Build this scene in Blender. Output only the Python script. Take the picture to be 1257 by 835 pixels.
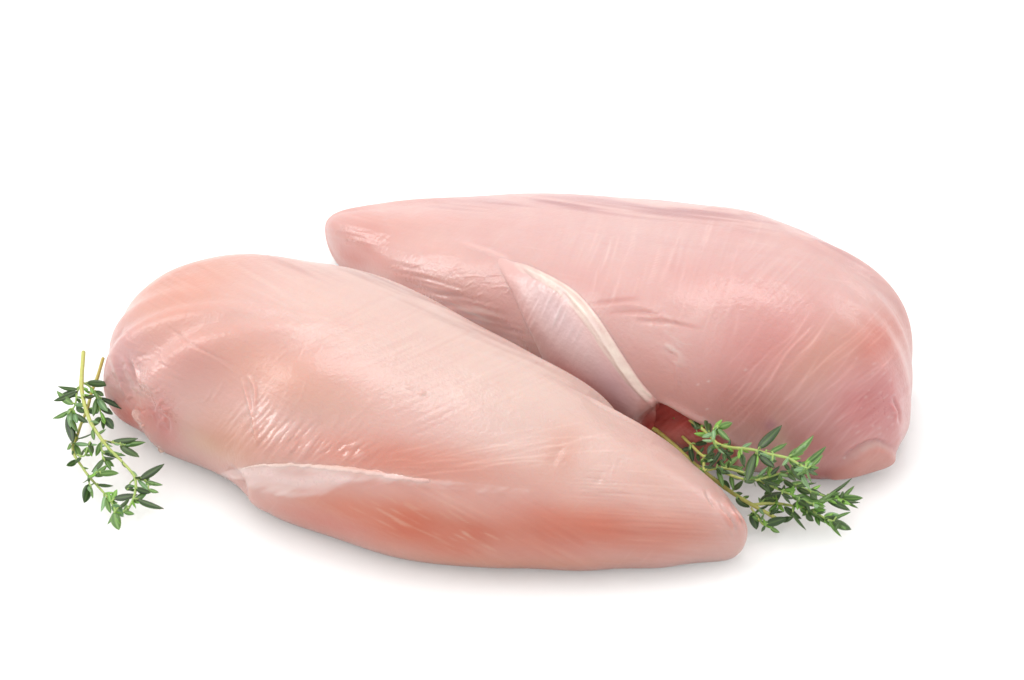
import bpy, math, numpy as np
from mathutils import Matrix, Vector
rng = np.random.default_rng(7)
scn = bpy.context.scene
for o in list(bpy.data.objects): bpy.data.objects.remove(o)

# ------------------------------------------------------------------ camera, light, exposure
PITCH = math.radians(36.0); DIST = 1.0; LENS = 116.0
CY, SY = math.cos(PITCH), math.sin(PITCH)
AIM = np.array([0, 0, 0.015]); FWD = np.array([0, CY, -SY]); UP = np.array([0, SY, CY]); RT = np.array([1., 0, 0])
CAM = AIM - FWD * DIST; FP = 1257 * LENS / 36.0
cd = bpy.data.cameras.new('camera'); cam = bpy.data.objects.new('camera', cd); scn.collection.objects.link(cam)
cd.lens = LENS; cd.sensor_width = 36; cd.clip_start = .01; cd.clip_end = 50
cam.location = CAM; cam.rotation_euler = (math.pi / 2 - PITCH, 0, 0); scn.camera = cam
cd.dof.use_dof = True; cd.dof.focus_distance = 0.99; cd.dof.aperture_fstop = 28
world = bpy.data.worlds.new('World'); scn.world = world; world.use_nodes = True
bg = world.node_tree.nodes['Background']; bg.inputs[0].default_value = (1, .995, .985, 1); bg.inputs[1].default_value = 1.04

def area(name, loc, aim, sx, sy, watts, col=(1, 1, 1)):
    l = bpy.data.lights.new(name, 'AREA'); l.shape = 'RECTANGLE'; l.size = sx; l.size_y = sy; l.energy = watts; l.color = col
    o = bpy.data.objects.new(name, l); scn.collection.objects.link(o); o.location = loc
    o.rotation_euler = (Vector(aim) - Vector(loc)).to_track_quat('-Z', 'Y').to_euler()
    return o
area('overhead_softbox', (-.1, .4, 1.35), (0, 0, 0), .8, .5, 7.0, (1, .985, .97))
area('left_softbox', (-1.1, .15, .62), (0, 0, 0), .28, .7, 3.6, (1, .985, .97))
area('right_strip', (.9, .75, .75), (0, 0, 0), .12, .7, 1.6, (1, .99, .98))
scn.view_settings.view_transform = 'Standard'; scn.view_settings.look = 'None'
scn.view_settings.exposure = 0.33; scn.view_settings.gamma = 1.0
scn.cycles.use_denoising = True
scn.cycles.max_bounces = 10; scn.cycles.transparent_max_bounces = 16; scn.cycles.sample_clamp_indirect = 6

# ------------------------------------------------------------------ helpers
def project(P):
    d = P - CAM; w = d @ FWD
    return np.stack([628.5 + FP * (d @ RT) / w, 417.5 - FP * (d @ UP) / w], -1)
def unproject(px, py, z=0.0):
    px = np.asarray(px, float); py = np.asarray(py, float)
    d = FWD + RT * ((px - 628.5) / FP)[..., None] - UP * ((py - 417.5) / FP)[..., None]
    t = (z - CAM[2]) / d[..., 2]
    return CAM + d * t[..., None]
def flesh_lin(c):  # darker tints turn redder, standing in for light scattered in shaded flesh
    c = s2l(c); c = c * np.array([.615, .625, .625]) * np.stack([np.ones(c.shape[:-1]), (c[..., 1] / .6).clip(.05, 1) ** .24, (c[..., 2] / .53).clip(.05, 1) ** .22], -1); return c.clip(.01, 1)
def s2l(c):
    c = np.asarray(c, float) / 255.; return np.where(c <= .04045, c / 12.92, ((c.clip(0) + .055) / 1.055) ** 2.4)
def link(o, parent=None):
    scn.collection.objects.link(o)
    if parent is not None: o.parent = parent
    return o
def tag(o, label=None, cat=None, group=None, kind=None):
    for k, v in (('label', label), ('category', cat), ('group', group), ('kind', kind)):
        if v: o[k] = v
    return o
def mesh_np(name, V, Q, mat=None, cols=None, smooth=True, attrs=None):
    """V (n,3), Q (m,4) or (m,3) faces"""
    me = bpy.data.meshes.new(name); n, k = Q.shape
    me.vertices.add(len(V)); me.vertices.foreach_set('co', np.ascontiguousarray(V, dtype=np.float32).ravel())
    me.loops.add(n * k); me.loops.foreach_set('vertex_index', Q.astype(np.int32).ravel())
    me.polygons.add(n); me.polygons.foreach_set('loop_start', np.arange(0, n * k, k, dtype=np.int32))
    me.polygons.foreach_set('loop_total', np.full(n, k, dtype=np.int32))
    me.update(calc_edges=True); me.validate()
    me.polygons.foreach_set('use_smooth', np.full(len(me.polygons), smooth))
    if cols is not None:
        a = me.color_attributes.new('tint', 'FLOAT_COLOR', 'POINT')
        c = np.ones((len(V), 4), np.float32); c[:, :3] = cols; a.data.foreach_set('color', c.ravel())
    for kk, vv in (attrs or {}).items():
        a = me.attributes.new(kk, 'FLOAT', 'POINT'); a.data.foreach_set('value', np.asarray(vv, np.float32))
    if mat: me.materials.append(mat)
    return me

# ------------------------------------------------------------------ surface charts: relief (mm) and flesh colour of each piece, some light and shade included
W, Hh = 1257, 835
fy = np.fft.fftfreq(Hh)[:, None]; fx = np.fft.rfftfreq(W)[None, :]
def blur(A, s):
    return np.fft.irfft2(np.fft.rfft2(A) * np.exp(-2 * (math.pi * s) ** 2 * (fx ** 2 + fy ** 2)), s=(Hh, W))
def aniso(sa, sc, ang, seed):
    r = np.random.default_rng(seed).standard_normal((Hh, W)); a = math.radians(ang)
    f1 = fx * math.cos(a) + fy * math.sin(a); f2 = -fx * math.sin(a) + fy * math.cos(a)
    g = np.fft.irfft2(np.fft.rfft2(r) * np.exp(-2 * math.pi ** 2 * ((sa * f1) ** 2 + (sc * f2) ** 2)), s=(Hh, W))
    return g / g.std()
YY, XX = np.mgrid[0:Hh, 0:W].astype(float)
def sstep(a, b, x):
    t = ((x - a) / (b - a)).clip(0, 1); return t * t * (3 - 2 * t)
def blob(cx, cy, rx, ry, ang=0, hard=0.0):
    a = math.radians(ang); dx = XX - cx; dy = YY - cy
    u = (dx * math.cos(a) + dy * math.sin(a)) / rx; v = (-dx * math.sin(a) + dy * math.cos(a)) / ry
    r = np.sqrt(u * u + v * v)
    return 1 - sstep(hard, 1.0, r) if hard > 0 else np.exp(-r * r * 1.4)
def dist_line(pts, pad=60):
    """distance image, signed side and arc parameter to a polyline, inside its box"""
    pts = np.array(pts, float)
    x0, y0 = np.maximum(pts.min(0).astype(int) - pad, 0); x1, y1 = pts.max(0).astype(int) + pad
    x1 = min(x1, W); y1 = min(y1, Hh)
    X = XX[y0:y1, x0:x1]; Y = YY[y0:y1, x0:x1]
    D = np.full(X.shape, 1e9); S = np.zeros(X.shape); T = np.zeros(X.shape)
    L = np.r_[0, np.cumsum(np.hypot(*np.diff(pts, axis=0).T))]
    for i in range(len(pts) - 1):
        a = pts[i]; d = pts[i + 1] - a; n2 = d @ d
        t = (((X - a[0]) * d[0] + (Y - a[1]) * d[1]) / n2).clip(0, 1)
        ex = X - a[0] - t * d[0]; ey = Y - a[1] - t * d[1]; r = np.hypot(ex, ey)
        m = r < D; D[m] = r[m]; S[m] = (d[0] * ey - d[1] * ex)[m]; T[m] = ((L[i] + t * math.sqrt(n2)) / L[-1])[m]
    return (slice(y0, y1), slice(x0, x1)), D, np.sign(S), T
def crv(pts, n=8):
    """Catmull-Rom"""
    P = np.array(pts, float); P = np.vstack([2 * P[0] - P[1], P, 2 * P[-1] - P[-2]]); out = []
    for i in range(1, len(P) - 2):
        t = np.linspace(0, 1, n, endpoint=False)[:, None]
        a, b, c, d = P[i - 1:i + 3]
        out.append(.5 * (2 * b + (c - a) * t + (2 * a - 5 * b + 4 * c - d) * t * t + (3 * b - a - 3 * c + d) * t ** 3))
    return np.vstack(out + [P[-2:-1]])
def line(A, pts, w, amp, taper=True, pad=None):
    """add a soft ridge or groove to A"""
    sl, D, S, T = dist_line(crv(pts, 5), int(w * 3.2) + 3)
    A[sl] += amp * np.exp(-(D / w) ** 2) * ((np.sin(math.pi * T.clip(0.02, .98)) ** .6) if taper else 1)
def mask_line(pts, w, taper=True):
    A = np.zeros((Hh, W)); line(A, pts, w, 1.0, taper); return A
def poly_mask(pts, soft=1.0):
    pts = np.array(pts, float); m = np.zeros((Hh, W), bool); n = len(pts)
    for i in range(n):
        (x1, y1), (x2, y2) = pts[i], pts[(i + 1) % n]
        if y1 == y2: continue
        c = ((YY >= min(y1, y2)) & (YY < max(y1, y2))) & (XX < (x2 - x1) * (YY - y1) / (y2 - y1) + x1)
        m ^= c
    return blur(m.astype(float), soft)
def sample(A, p):
    x = p[..., 0].clip(0, W - 1.001); y = p[..., 1].clip(0, Hh - 1.001); i = y.astype(int); j = x.astype(int)
    fx_ = x - j; fy_ = y - i
    if A.ndim == 3: fx_ = fx_[..., None]; fy_ = fy_[..., None]
    return (A[i, j] * (1 - fx_) + A[i, j + 1] * fx_) * (1 - fy_) + (A[i + 1, j] * (1 - fx_) + A[i + 1, j + 1] * fx_) * fy_
class Chart:
    def __init__(s, base):
        s.h = np.zeros((Hh, W)); s.c = np.ones((Hh, W, 3)) * np.array(base, float); s.r = np.full((Hh, W), .38)
    def tint(s, m, col, a=1.0):
        m = (m * a).clip(0, 1)[..., None]; s.c = s.c * (1 - m) + np.array(col, float) * m

# ------------------------------------------------------------------ bodies
def disc(nu, nv):
    U, V = np.meshgrid(np.linspace(-1, 1, nu), np.linspace(-1, 1, nv))
    return U * np.sqrt(1 - V * V / 2), V * np.sqrt(1 - U * U / 2)
def ffit(F, phi):
    K = len(F); c = np.fft.rfft(F) / K; r = np.full(phi.shape, c[0].real)
    for k in range(1, len(c)):
        m = 1.0 if k == K // 2 else 2.0
        r = r + m * (c[k].real * np.cos(k * phi) - c[k].imag * np.sin(k * phi))
    return r
def body(F, X, Y, S):
    rho = np.sqrt(X * X + Y * Y).clip(1e-9, 1); phi = np.arctan2(Y, X); Fp = ffit(F, phi)
    tau = rho * (math.pi / 2 + S['under']); e = S['e']; t1 = np.minimum(tau, math.pi / 2)
    r = np.sin(t1) ** e; zf = np.cos(t1).clip(0, 1) ** e; be = (tau - math.pi / 2).clip(0, None)
    ca, sa = math.cos(S['ang']), math.sin(S['ang']); rr = r * Fp
    curl = S['z0'] * 0.9 * (1 - np.cos(be)); a = np.cos(phi) * rr * S['A']; b = np.sin(phi) * rr * S['B']
    L = np.sqrt(a * a + b * b).clip(1e-9); a = a * (1 - curl / L); b = b * (1 - curl / L)
    x = S['cx'] + a * ca - b * sa; y = S['cy'] + a * sa + b * ca
    H = sum_interp(a / S['A'], S['hx'], S['hz']); z0 = S['z0']
    z = np.where(be > 0, z0 * (1 - np.sin(be) / math.sin(S['under'])), z0 + (H - z0) * zf)
    return np.stack([x, y, z], -1)
def sum_interp(s, hx, hz):
    return sum(np.interp(s + o, hx, hz) for o in (-.16, -.08, 0, .08, .16)) / 5
def grid_normals(P):
    du = np.gradient(P, axis=1); dv = np.gradient(P, axis=0); n = np.cross(du, dv)
    return n / np.linalg.norm(n, axis=-1, keepdims=True).clip(1e-12)
def grid_quads(nu, nv):
    i = np.arange(nv - 1)[:, None] * nu + np.arange(nu - 1)[None, :]
    return np.stack([i, i + 1, i + nu + 1, i + nu], -1).reshape(-1, 4)
def build_body(name, F, S, chart, mat, parent, nu, nv, hollow=None):
    X, Y = disc(nu, nv); P = body(F, X, Y, S); N = grid_normals(P)
    p = project(P); toc = CAM - P; toc /= np.linalg.norm(toc, axis=-1, keepdims=True)
    f = sstep(.02, .25, (N * toc).sum(-1)); low = sstep(.0, .004, P[..., 2])
    h = sample(chart.h, p) * f * low
    Pd = P + N * (h * .001)[..., None]; Pd[..., 2] = Pd[..., 2].clip(0.0003, None)
    col = flesh_lin(sample(chart.c, p)); rr = sample(chart.r, p)
    # position map for the pieces laid on it
    vis = (N * toc).sum(-1) > .03; Pm = np.zeros((Hh, W, 3)); Wm = np.zeros((Hh, W))
    q = np.rint(project(Pd)).astype(int); ok = vis & (q[..., 0] >= 0) & (q[..., 0] < W) & (q[..., 1] >= 0) & (q[..., 1] < Hh)
    np.add.at(Pm, (q[ok][:, 1], q[ok][:, 0]), Pd[ok]); np.add.at(Wm, (q[ok][:, 1], q[ok][:, 0]), 1.0)
    wb = blur(Wm, 1.6).clip(1e-9, None); valid = wb > .25; Pm = np.stack([blur(Pm[..., k], 1.6) / wb for k in range(3)], -1)
    Q = grid_quads(nu, nv)
    b = np.concatenate([np.arange(nu), np.arange(1, nv) * nu + nu - 1, (nv - 1) * nu + np.arange(nu - 2, -1, -1), np.arange(nv - 2, 0, -1) * nu])
    V = Pd.reshape(-1, 3); c = len(V); V = np.vstack([V, V[b].mean(0)]); V[-1, 2] = V[b, 2].mean()
    bb = np.roll(b, -1); tri = np.stack([b, np.full(len(b), c), bb, bb], -1)   # underside fan
    Q4 = Q; col = np.vstack([col.reshape(-1, 3), col.reshape(-1, 3)[:1]]); rr = np.r_[rr.ravel(), .3]
    me = mesh_np(name, V, Q4, mat, col, True, {'gloss': rr})
    bm_tri = tri[:, :3]
    import bmesh
    bm = bmesh.new(); bm.from_mesh(me); bm.verts.ensure_lookup_table()
    for t in bm_tri:
        try: fc = bm.faces.new([bm.verts[k] for k in t]); fc.smooth = False
        except ValueError: pass
    bm.to_mesh(me); bm.free()
    o = bpy.data.objects.new(name, me); link(o, parent)
    Pm[~valid] = np.nan
    return o, Pm
def build_patch(name, Pm, mask, thick, cols, rough, mat, parent, under=1.2, film=None, lift=1.1):
    """a lobe or skin lying on a body: thick (mm) where mask > .02, sinking into the body at its rim"""
    m = (mask > .02) & ~np.isnan(blur_small(Pm[..., 0])) & ~np.isnan(blur_small(Pm[..., 0] + 0)); Pm = np.nan_to_num(Pm); ys, xs = np.where(m); y0, y1, x0, x1 = ys.min() - 1, ys.max() + 2, xs.min() - 1, xs.max() + 2
    P = Pm[y0:y1, x0:x1]; du = np.gradient(P, axis=1); dv = np.gradient(P, axis=0); N = np.cross(dv, du)
    N /= np.linalg.norm(N, axis=-1, keepdims=True).clip(1e-12)
    N = np.stack([blur_small(N[..., k]) for k in range(3)], -1); N /= np.linalg.norm(N, axis=-1, keepdims=True).clip(1e-12)
    mm = m[y0:y1, x0:x1]; T = thick[y0:y1, x0:x1]
    top = P + N * (T * .001)[..., None]; bot = P + N * ((np.minimum(T, 0) - under) * .001)[..., None]
    idx = -np.ones(mm.shape, int); idx[mm] = np.arange(mm.sum()); n = mm.sum()
    q = mm[:-1, :-1] & mm[1:, :-1] & mm[:-1, 1:] & mm[1:, 1:]
    a, b, c, d = idx[:-1, :-1][q], idx[:-1, 1:][q], idx[1:, 1:][q], idx[1:, :-1][q]
    Q = np.stack([a, d, c, b], -1); Qb = np.stack([a, b, c, d], -1) + n
    E = np.vstack([Q[:, [0, 1]], Q[:, [1, 2]], Q[:, [2, 3]], Q[:, [3, 0]]])
    key = E[:, 0].astype(np.int64) * (n + 1) + E[:, 1]; rev = E[:, 1].astype(np.int64) * (n + 1) + E[:, 0]
    be = E[~np.isin(key, rev)]; side = np.stack([be[:, 1], be[:, 0], be[:, 0] + n, be[:, 1] + n], -1)
    V = np.vstack([top[mm], bot[mm]]); A_ = (film if film is not None else np.ones((Hh, W)))[y0:y1, x0:x1][mm].clip(0, 1); C = (flesh_lin(cols[y0:y1, x0:x1][mm]) * lift).clip(0, .9); R = rough[y0:y1, x0:x1][mm]
    Qa = np.vstack([Q, Qb, side]); used = np.unique(Qa); rm = -np.ones(len(V), int); rm[used] = np.arange(len(used))
    me = mesh_np(name, V[used], rm[Qa], mat, np.vstack([C, C])[used], True, {'gloss': np.r_[R, R][used], 'film': np.r_[A_, A_][used]})
    o = bpy.data.objects.new(name, me); link(o, parent); return o
def blur_small(A):
    B = A.copy()
    for _ in range(3):
        B = (np.roll(B, 1, 0) + np.roll(B, -1, 0) + np.roll(B, 1, 1) + np.roll(B, -1, 1) + B * 2) / 6
    return B

# ------------------------------------------------------------------ materials
def nodes(name):
    m = bpy.data.materials.new(name); m.use_nodes = True; t = m.node_tree
    return m, t, t.nodes['Principled BSDF']
def flesh_mat(name, sss=.55, scale=.0032, coat=.6, film=False):
    m, t, b = nodes(name); N = t.nodes; L = t.links
    a = N.new('ShaderNodeAttribute'); a.attribute_name = 'tint'; g = N.new('ShaderNodeAttribute'); g.attribute_name = 'gloss'
    tc = N.new('ShaderNodeTexCoord')
    n1 = N.new('ShaderNodeTexNoise'); n1.inputs['Scale'].default_value = 900; n1.inputs['Detail'].default_value = 4
    n2 = N.new('ShaderNodeTexNoise'); n2.inputs['Scale'].default_value = 170; n2.inputs['Detail'].default_value = 5; n2.inputs['Roughness'].default_value = .6
    L.new(tc.outputs['Object'], n1.inputs['Vector']); L.new(tc.outputs['Object'], n2.inputs['Vector'])
    mr = N.new('ShaderNodeMapRange'); mr.inputs[3].default_value = .96; mr.inputs[4].default_value = 1.04; L.new(n2.outputs[0], mr.inputs[0])
    mix = N.new('ShaderNodeMix'); mix.data_type = 'RGBA'; mix.blend_type = 'MULTIPLY'; mix.inputs[0].default_value = 1
    L.new(a.outputs['Color'], mix.inputs[6]); L.new(mr.outputs[0], mix.inputs[7]); L.new(mix.outputs[2], b.inputs['Base Color'])
    ad = N.new('ShaderNodeMath'); ad.operation = 'MULTIPLY_ADD'; ad.inputs[1].default_value = .12; L.new(n1.outputs[0], ad.inputs[0])
    sb = N.new('ShaderNodeMath'); sb.operation = 'SUBTRACT'; L.new(g.outputs['Fac'], sb.inputs[0]); sb.inputs[1].default_value = .06
    cw = N.new('ShaderNodeMapRange'); cw.inputs[1].default_value = .40; cw.inputs[2].default_value = .20; cw.inputs[3].default_value = coat * .25; cw.inputs[4].default_value = coat * 1.5; L.new(g.outputs['Fac'], cw.inputs[0]); L.new(cw.outputs[0], b.inputs['Coat Weight'])
    L.new(sb.outputs[0], ad.inputs[2]); L.new(ad.outputs[0], b.inputs['Roughness'])
    bp = N.new('ShaderNodeBump'); bp.inputs['Strength'].default_value = .22; bp.inputs['Distance'].default_value = .0006
    sm = N.new('ShaderNodeMath'); sm.operation = 'MULTIPLY_ADD'; sm.inputs[1].default_value = 2.0; L.new(n2.outputs[0], sm.inputs[0]); L.new(n1.outputs[0], sm.inputs[2])
    L.new(sm.outputs[0], bp.inputs['Height']); L.new(bp.outputs[0], b.inputs['Normal']); L.new(bp.outputs[0], b.inputs['Coat Normal'])
    b.inputs['Subsurface Weight'].default_value = sss; b.inputs['Subsurface Radius'].default_value = (1, .32, .2); b.inputs['Subsurface Scale'].default_value = scale
    if film:
        fa = N.new('ShaderNodeAttribute'); fa.attribute_name = 'film'; L.new(fa.outputs['Fac'], b.inputs['Alpha'])
    b.inputs['IOR'].default_value = 1.4; b.inputs['Coat Weight'].default_value = coat; b.inputs['Coat Roughness'].default_value = .10
    return m
FLESH = flesh_mat('raw_flesh'); MEMBRANE = flesh_mat('thin_membrane', 0.0, .001, .5); FAT = flesh_mat('fat_tissue', 0.0, .001, .5)
# ------------------------------------------------------------------ white studio sweep
m, t, b = nodes('white_acrylic'); N = t.nodes
n = N.new('ShaderNodeTexNoise'); n.inputs['Scale'].default_value = 6; n.inputs['Detail'].default_value = 6
r = N.new('ShaderNodeMapRange'); r.inputs[3].default_value = .06; r.inputs[4].default_value = .12
t.links.new(n.outputs[0], r.inputs[0]); t.links.new(r.outputs[0], b.inputs['Roughness'])
b.inputs['Base Color'].default_value = (.88, .885, .885, 1); b.inputs['IOR'].default_value = 1.55
b.inputs['Subsurface Weight'].default_value = 1.0; b.inputs['Subsurface Radius'].default_value = (1, 1, 1); b.inputs['Subsurface Scale'].default_value = .06
prof = [(-2.2, 0), (1.6, 0)] + [(1.6 + .8 * math.sin(a), .8 - .8 * math.cos(a)) for a in np.linspace(.1, math.pi / 2, 14)] + [(2.4, 3.0)]
V = np.array([(x, y, z) for (y, z) in prof for x in (-2.6, 2.6)]); k = len(prof)
Q = np.array([[2 * i, 2 * i + 1, 2 * i + 3, 2 * i + 2] for i in range(k - 1)])
o = link(bpy.data.objects.new('backdrop', mesh_np('backdrop', V, Q, m))); tag(o, kind='structure')

# ------------------------------------------------------------------ front breast
FF=np.array([1.01348, 0.96648, 0.92074, 0.90076, 0.83504, 0.84456, 0.893, 0.88939, 0.91134, 0.95178, 1.04408, 1.13962, 1.17539, 1.16101, 1.16687, 1.11653, 1.04631, 0.97809, 0.92175, 0.87796, 0.86274, 0.83757, 0.86612, 0.86046, 0.83949, 0.86037, 0.82469, 0.83972, 0.93916, 1.04866, 1.07851, 1.12078, 1.08966, 1.03408, 0.99199, 0.98229, 0.96531, 0.98488, 1.00027, 1.04761])
SF={'z0': 0.009, 'under': 0.95993, 'e': 0.85, 'A': 0.108, 'B': 0.04059, 'ang': -0.38849, 'hx': [-1.0, -0.6, -0.1, 0.4, 0.8, 1.0], 'hz': [0.05039, 0.05243, 0.04848, 0.03876, 0.02932, 0.02557], 'cx': -0.03577, 'cy': -0.03871}
BF=np.array([0.8888, 0.86998, 0.88703, 0.90382, 0.9761, 0.99594, 1.00089, 1.02083, 1.05417, 1.04736, 1.01451, 1.00919, 1.00152, 1.02587, 1.04716, 1.05312, 1.06934, 1.11389, 1.14106, 1.16444, 1.06645, 0.93318, 0.85637, 0.7783, 0.72316, 0.68416, 0.66611, 0.67269, 0.70549, 0.7529, 0.81832, 0.85773, 0.95065, 0.98712, 0.97021, 0.98669, 0.9921, 0.96358, 0.94293, 0.90834])
SB={'z0': 0.01, 'under': 0.95993, 'e': 0.8, 'A': 0.1, 'B': 0.04529, 'ang': -0.4777, 'hx': [-1.0, -0.6, -0.1, 0.4, 0.8, 1.0], 'hz': [0.02744, 0.03537, 0.04511, 0.05472, 0.05892, 0.05911], 'cx': 0.03905, 'cy': 0.00886}
def fibres(ch, mask, ang, seed, rel, tint_amp, sa=26, sc=1.1):
    n = aniso(sa, sc, ang, seed) * .7 + aniso(sa * .6, sc * 2.2, ang + 4, seed + 1) * .5
    patch = sstep(-.3, 1.2, aniso(34, 26, ang, seed + 2)) * .8 + .2
    ch.h += n * rel * mask * patch; ch.c += (n * tint_amp * mask * patch)[..., None] * np.array([.55, 1.0, 1.0])
def lumps(ch, seed, amp, s=40):
    ch.h += aniso(s * 1.4, s * .8, 20, seed) * amp
def mottling(ch, seed, amp):
    n = aniso(60, 30, 15, seed) * .6 + aniso(22, 12, 15, seed + 1) * .4
    ch.c += (n * amp)[..., None] * np.array([.25, 1.0, .9])
    for q in range(3):
        w_ = aniso(11, 4, (20, 70, -30)[q], seed + 50 + q).clip(-.2, 2.5) * sstep(.2, 1.2, aniso(50, 40, 0, seed + 60 + q)); ch.c += (w_ * 1.6)[..., None] * np.array([.5, 1, 1])
    v = aniso(18, .9, 10, seed + 70); v2 = aniso(15, .9, -50, seed + 71)
    ch.c += (sstep(1.6, 3.0, v) * 6 + sstep(1.7, 3.0, v2) * 6)[..., None] * np.array([.5, 1, 1])

f = Chart((231, 190, 182))
lumps(f, 11, .35); mottling(f, 21, 4.0)
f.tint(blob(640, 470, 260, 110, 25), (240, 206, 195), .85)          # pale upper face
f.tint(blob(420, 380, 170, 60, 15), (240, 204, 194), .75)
f.tint(blob(230, 350, 95, 42, -25), (231, 172, 154), .7)          # salmon left shoulder
f.tint(blob(330, 455, 150, 40, 22), (232, 180, 158), .6)
f.tint(blob(320, 470, 190, 100, 22), (238, 180, 164), .35); f.tint(blob(530, 575, 200, 34, 8), (226, 158, 138), .5); f.tint(blob(215, 370, 80, 40, -40), (236, 174, 156), .4)
f.tint(blob(235, 440, 70, 50, 30), (230, 172, 162), .55)
f.tint(blob(150, 450, 30, 60, 10), (224, 170, 168), .7)
f.tint(blob(200, 515, 22, 44, -20), (220, 126, 120), .6); f.tint(blob(262, 545, 40, 14, 25), (238, 206, 178), .5)  # shade in the left-end dimple painted as darker red
f.tint(blob(158, 512, 26, 24, 30), (222, 118, 100), .8)
f.tint(blob(290, 540, 55, 32, 20), (222, 165, 142), .7)
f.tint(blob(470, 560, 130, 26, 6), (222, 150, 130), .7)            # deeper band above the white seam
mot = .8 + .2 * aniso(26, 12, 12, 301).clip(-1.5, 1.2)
f.tint(blob(510, 648, 175, 38, 10) * mot, (222, 114, 78), .9)            # orange-red underside lobe, deepened to paint in the lower shading
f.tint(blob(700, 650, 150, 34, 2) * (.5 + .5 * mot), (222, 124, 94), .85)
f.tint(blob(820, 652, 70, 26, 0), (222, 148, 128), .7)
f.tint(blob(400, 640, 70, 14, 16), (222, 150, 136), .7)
f.tint(blob(690, 555, 32, 44, 20), (226, 168, 150), .55)
f.tint(blob(800, 590, 70, 40, 35), (232, 186, 172), .5)
f.tint(mask_line([(170, 365), (230, 328), (290, 315)], 9), (222, 158, 140), .5)
f.tint(sstep(-1.4, 1.2, aniso(26, 1.5, 24, 9)) * blur(mask_line([(370, 326), (440, 338), (510, 366), (580, 402), (650, 440), (700, 466)], 9), 2), (198, 164, 154), .75)  # silvery streaks, plus painted shade where the top rim turns away
fib = sstep(-.2, 1.5, aniso(30, 1.3, 22, 5)) * mask_line([(330, 320), (440, 338), (520, 368), (600, 408)], 12, True)
f.tint(fib, (176, 140, 132), .55)
mU = poly_mask([(350, 330), (640, 430), (860, 560), (900, 620), (600, 600), (400, 560), (360, 480)], 30)
mL = poly_mask([(310, 600), (440, 590), (640, 600), (760, 700), (480, 700)], 14)
mR = poly_mask([(600, 520), (900, 580), (920, 690), (640, 700), (560, 640)], 26)
mW = poly_mask([(120, 300), (340, 300), (400, 480), (280, 590), (120, 520)], 26)
fibres(f, mU * (1 - mR), -24, 31, .03, 2.6, 26, .8)
fibres(f, mL, 27, 41, .07, 4.2, 22, 1.2)
fibres(f, mR * (1 - mL), 3, 51, .03, 2.4, 30, .8)
fibres(f, mW, 27, 61, .03, 2.2, 30, .8); fibres(f, blob(420, 400, 160, 70, 20), 24, 65, .0, 1.2, 26, .8)
pale = sstep(.5, 1.8, aniso(9, .95, 27, 71)) * blur(mL, 4) * (blob(500, 635, 95, 26, 14) + blob(585, 655, 50, 26, 20))
f.tint(pale, (236, 186, 164), .6); f.h += pale * .08
f.tint(mask_line([(470, 683), (560, 690), (680, 692), (800, 688)], 8), (226, 168, 146), .6)   # paler rim at the foot
f.h += aniso(7, 1.0, 30, 66) * .05 * blob(175, 460, 50, 70, -30) + aniso(16, 7, 50, 67) * .35 * blob(170, 480, 45, 80, -30)
# creases and folds of the left end
line(f.h, [(148, 395), (168, 440), (205, 490), (250, 530), (285, 560)], 17, 1.0)
line(f.h, [(150, 470), (178, 490), (196, 530), (214, 560)], 13, -1.2)
line(f.h, [(135, 430), (150, 470), (165, 500)], 5, 1.0)
line(f.h, [(160, 442), (168, 460), (172, 476)], 3, -1.1); line(f.h, [(166, 444), (174, 462), (176, 478)], 2.2, .7)
for k in range(34):
    x = rng.uniform(140, 200); y = 410 + (x - 140) * .9 + rng.uniform(-10, 80)
    line(f.h, [(x, y), (x + rng.uniform(4, 9), y + rng.uniform(-9, 3)), (x + rng.uniform(8, 18), y + rng.uniform(-16, 8))], rng.uniform(1.2, 2.2), rng.uniform(-.4, .4))
line(f.h, [(205, 400), (240, 425), (285, 448)], 1.8, -.2); line(f.h, [(232, 427), (262, 440), (292, 462)], 1.2, .15)
f.h -= 2.6 * blob(372, 520, 80, 42, 18)                              # hollow above the seam
f.h -= 1.2 * blob(250, 470, 50, 40, 30)
f.h += 1.3 * blob(560, 640, 150, 34, 8)
line(f.h, [(282, 572), (296, 590), (303, 612)], 5, -2.2); line(f.h, [(306, 590), (312, 610), (330, 630)], 8, .9)
line(f.h, [(290, 586), (300, 594), (300, 606)], 2, .8)
# wet wrinkled membrane, its glints painted pale along the crests
line(f.h, [(296, 466), (303, 492), (311, 520), (316, 545)], 2.0, .7); line(f.h, [(305, 462), (312, 478), (310, 505)], 1.8, .7)
wr = aniso(12, 1.3, -58, 81) * .6 + aniso(7, .9, -50, 83) * .4
wm = blob(350, 538, 58, 26, 14) + .6 * blob(312, 510, 22, 40, 60); f.h += (wr * .24 + aniso(3, 1.0, -50, 87) * .05) * wm.clip(0, 1)
wm2 = blob(428, 553, 44, 16, 6); f.h += (aniso(8, 1.3, -40, 85)) * .18 * wm2
f.r -= .16 * (wm + wm2).clip(0, 1) + .12 * mask_line([(148, 410), (168, 450), (205, 495), (250, 540)], 26) + .1 * blob(905, 635, 30, 40); f.c += ((wr * 3.5) * wm)[..., None]
f.tint(wm * sstep(0, 1.4, wr), (240, 205, 200), .5); f.tint(wm2 * sstep(.2, 1.4, aniso(8, 1.3, -40, 85)), (240, 205, 198), .5)
for k in range(26):
    x = rng.uniform(240, 480); y = rng.uniform(430, 560); L_ = rng.uniform(14, 44); a = math.radians(rng.uniform(-66, -44))
    line(f.h, [(x, y), (x + L_ * .5 * math.cos(a) + 2, y + L_ * .5 * math.sin(a)), (x + L_ * math.cos(a), y + L_ * math.sin(a))], 1.1, rng.uniform(.08, .2))
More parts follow.
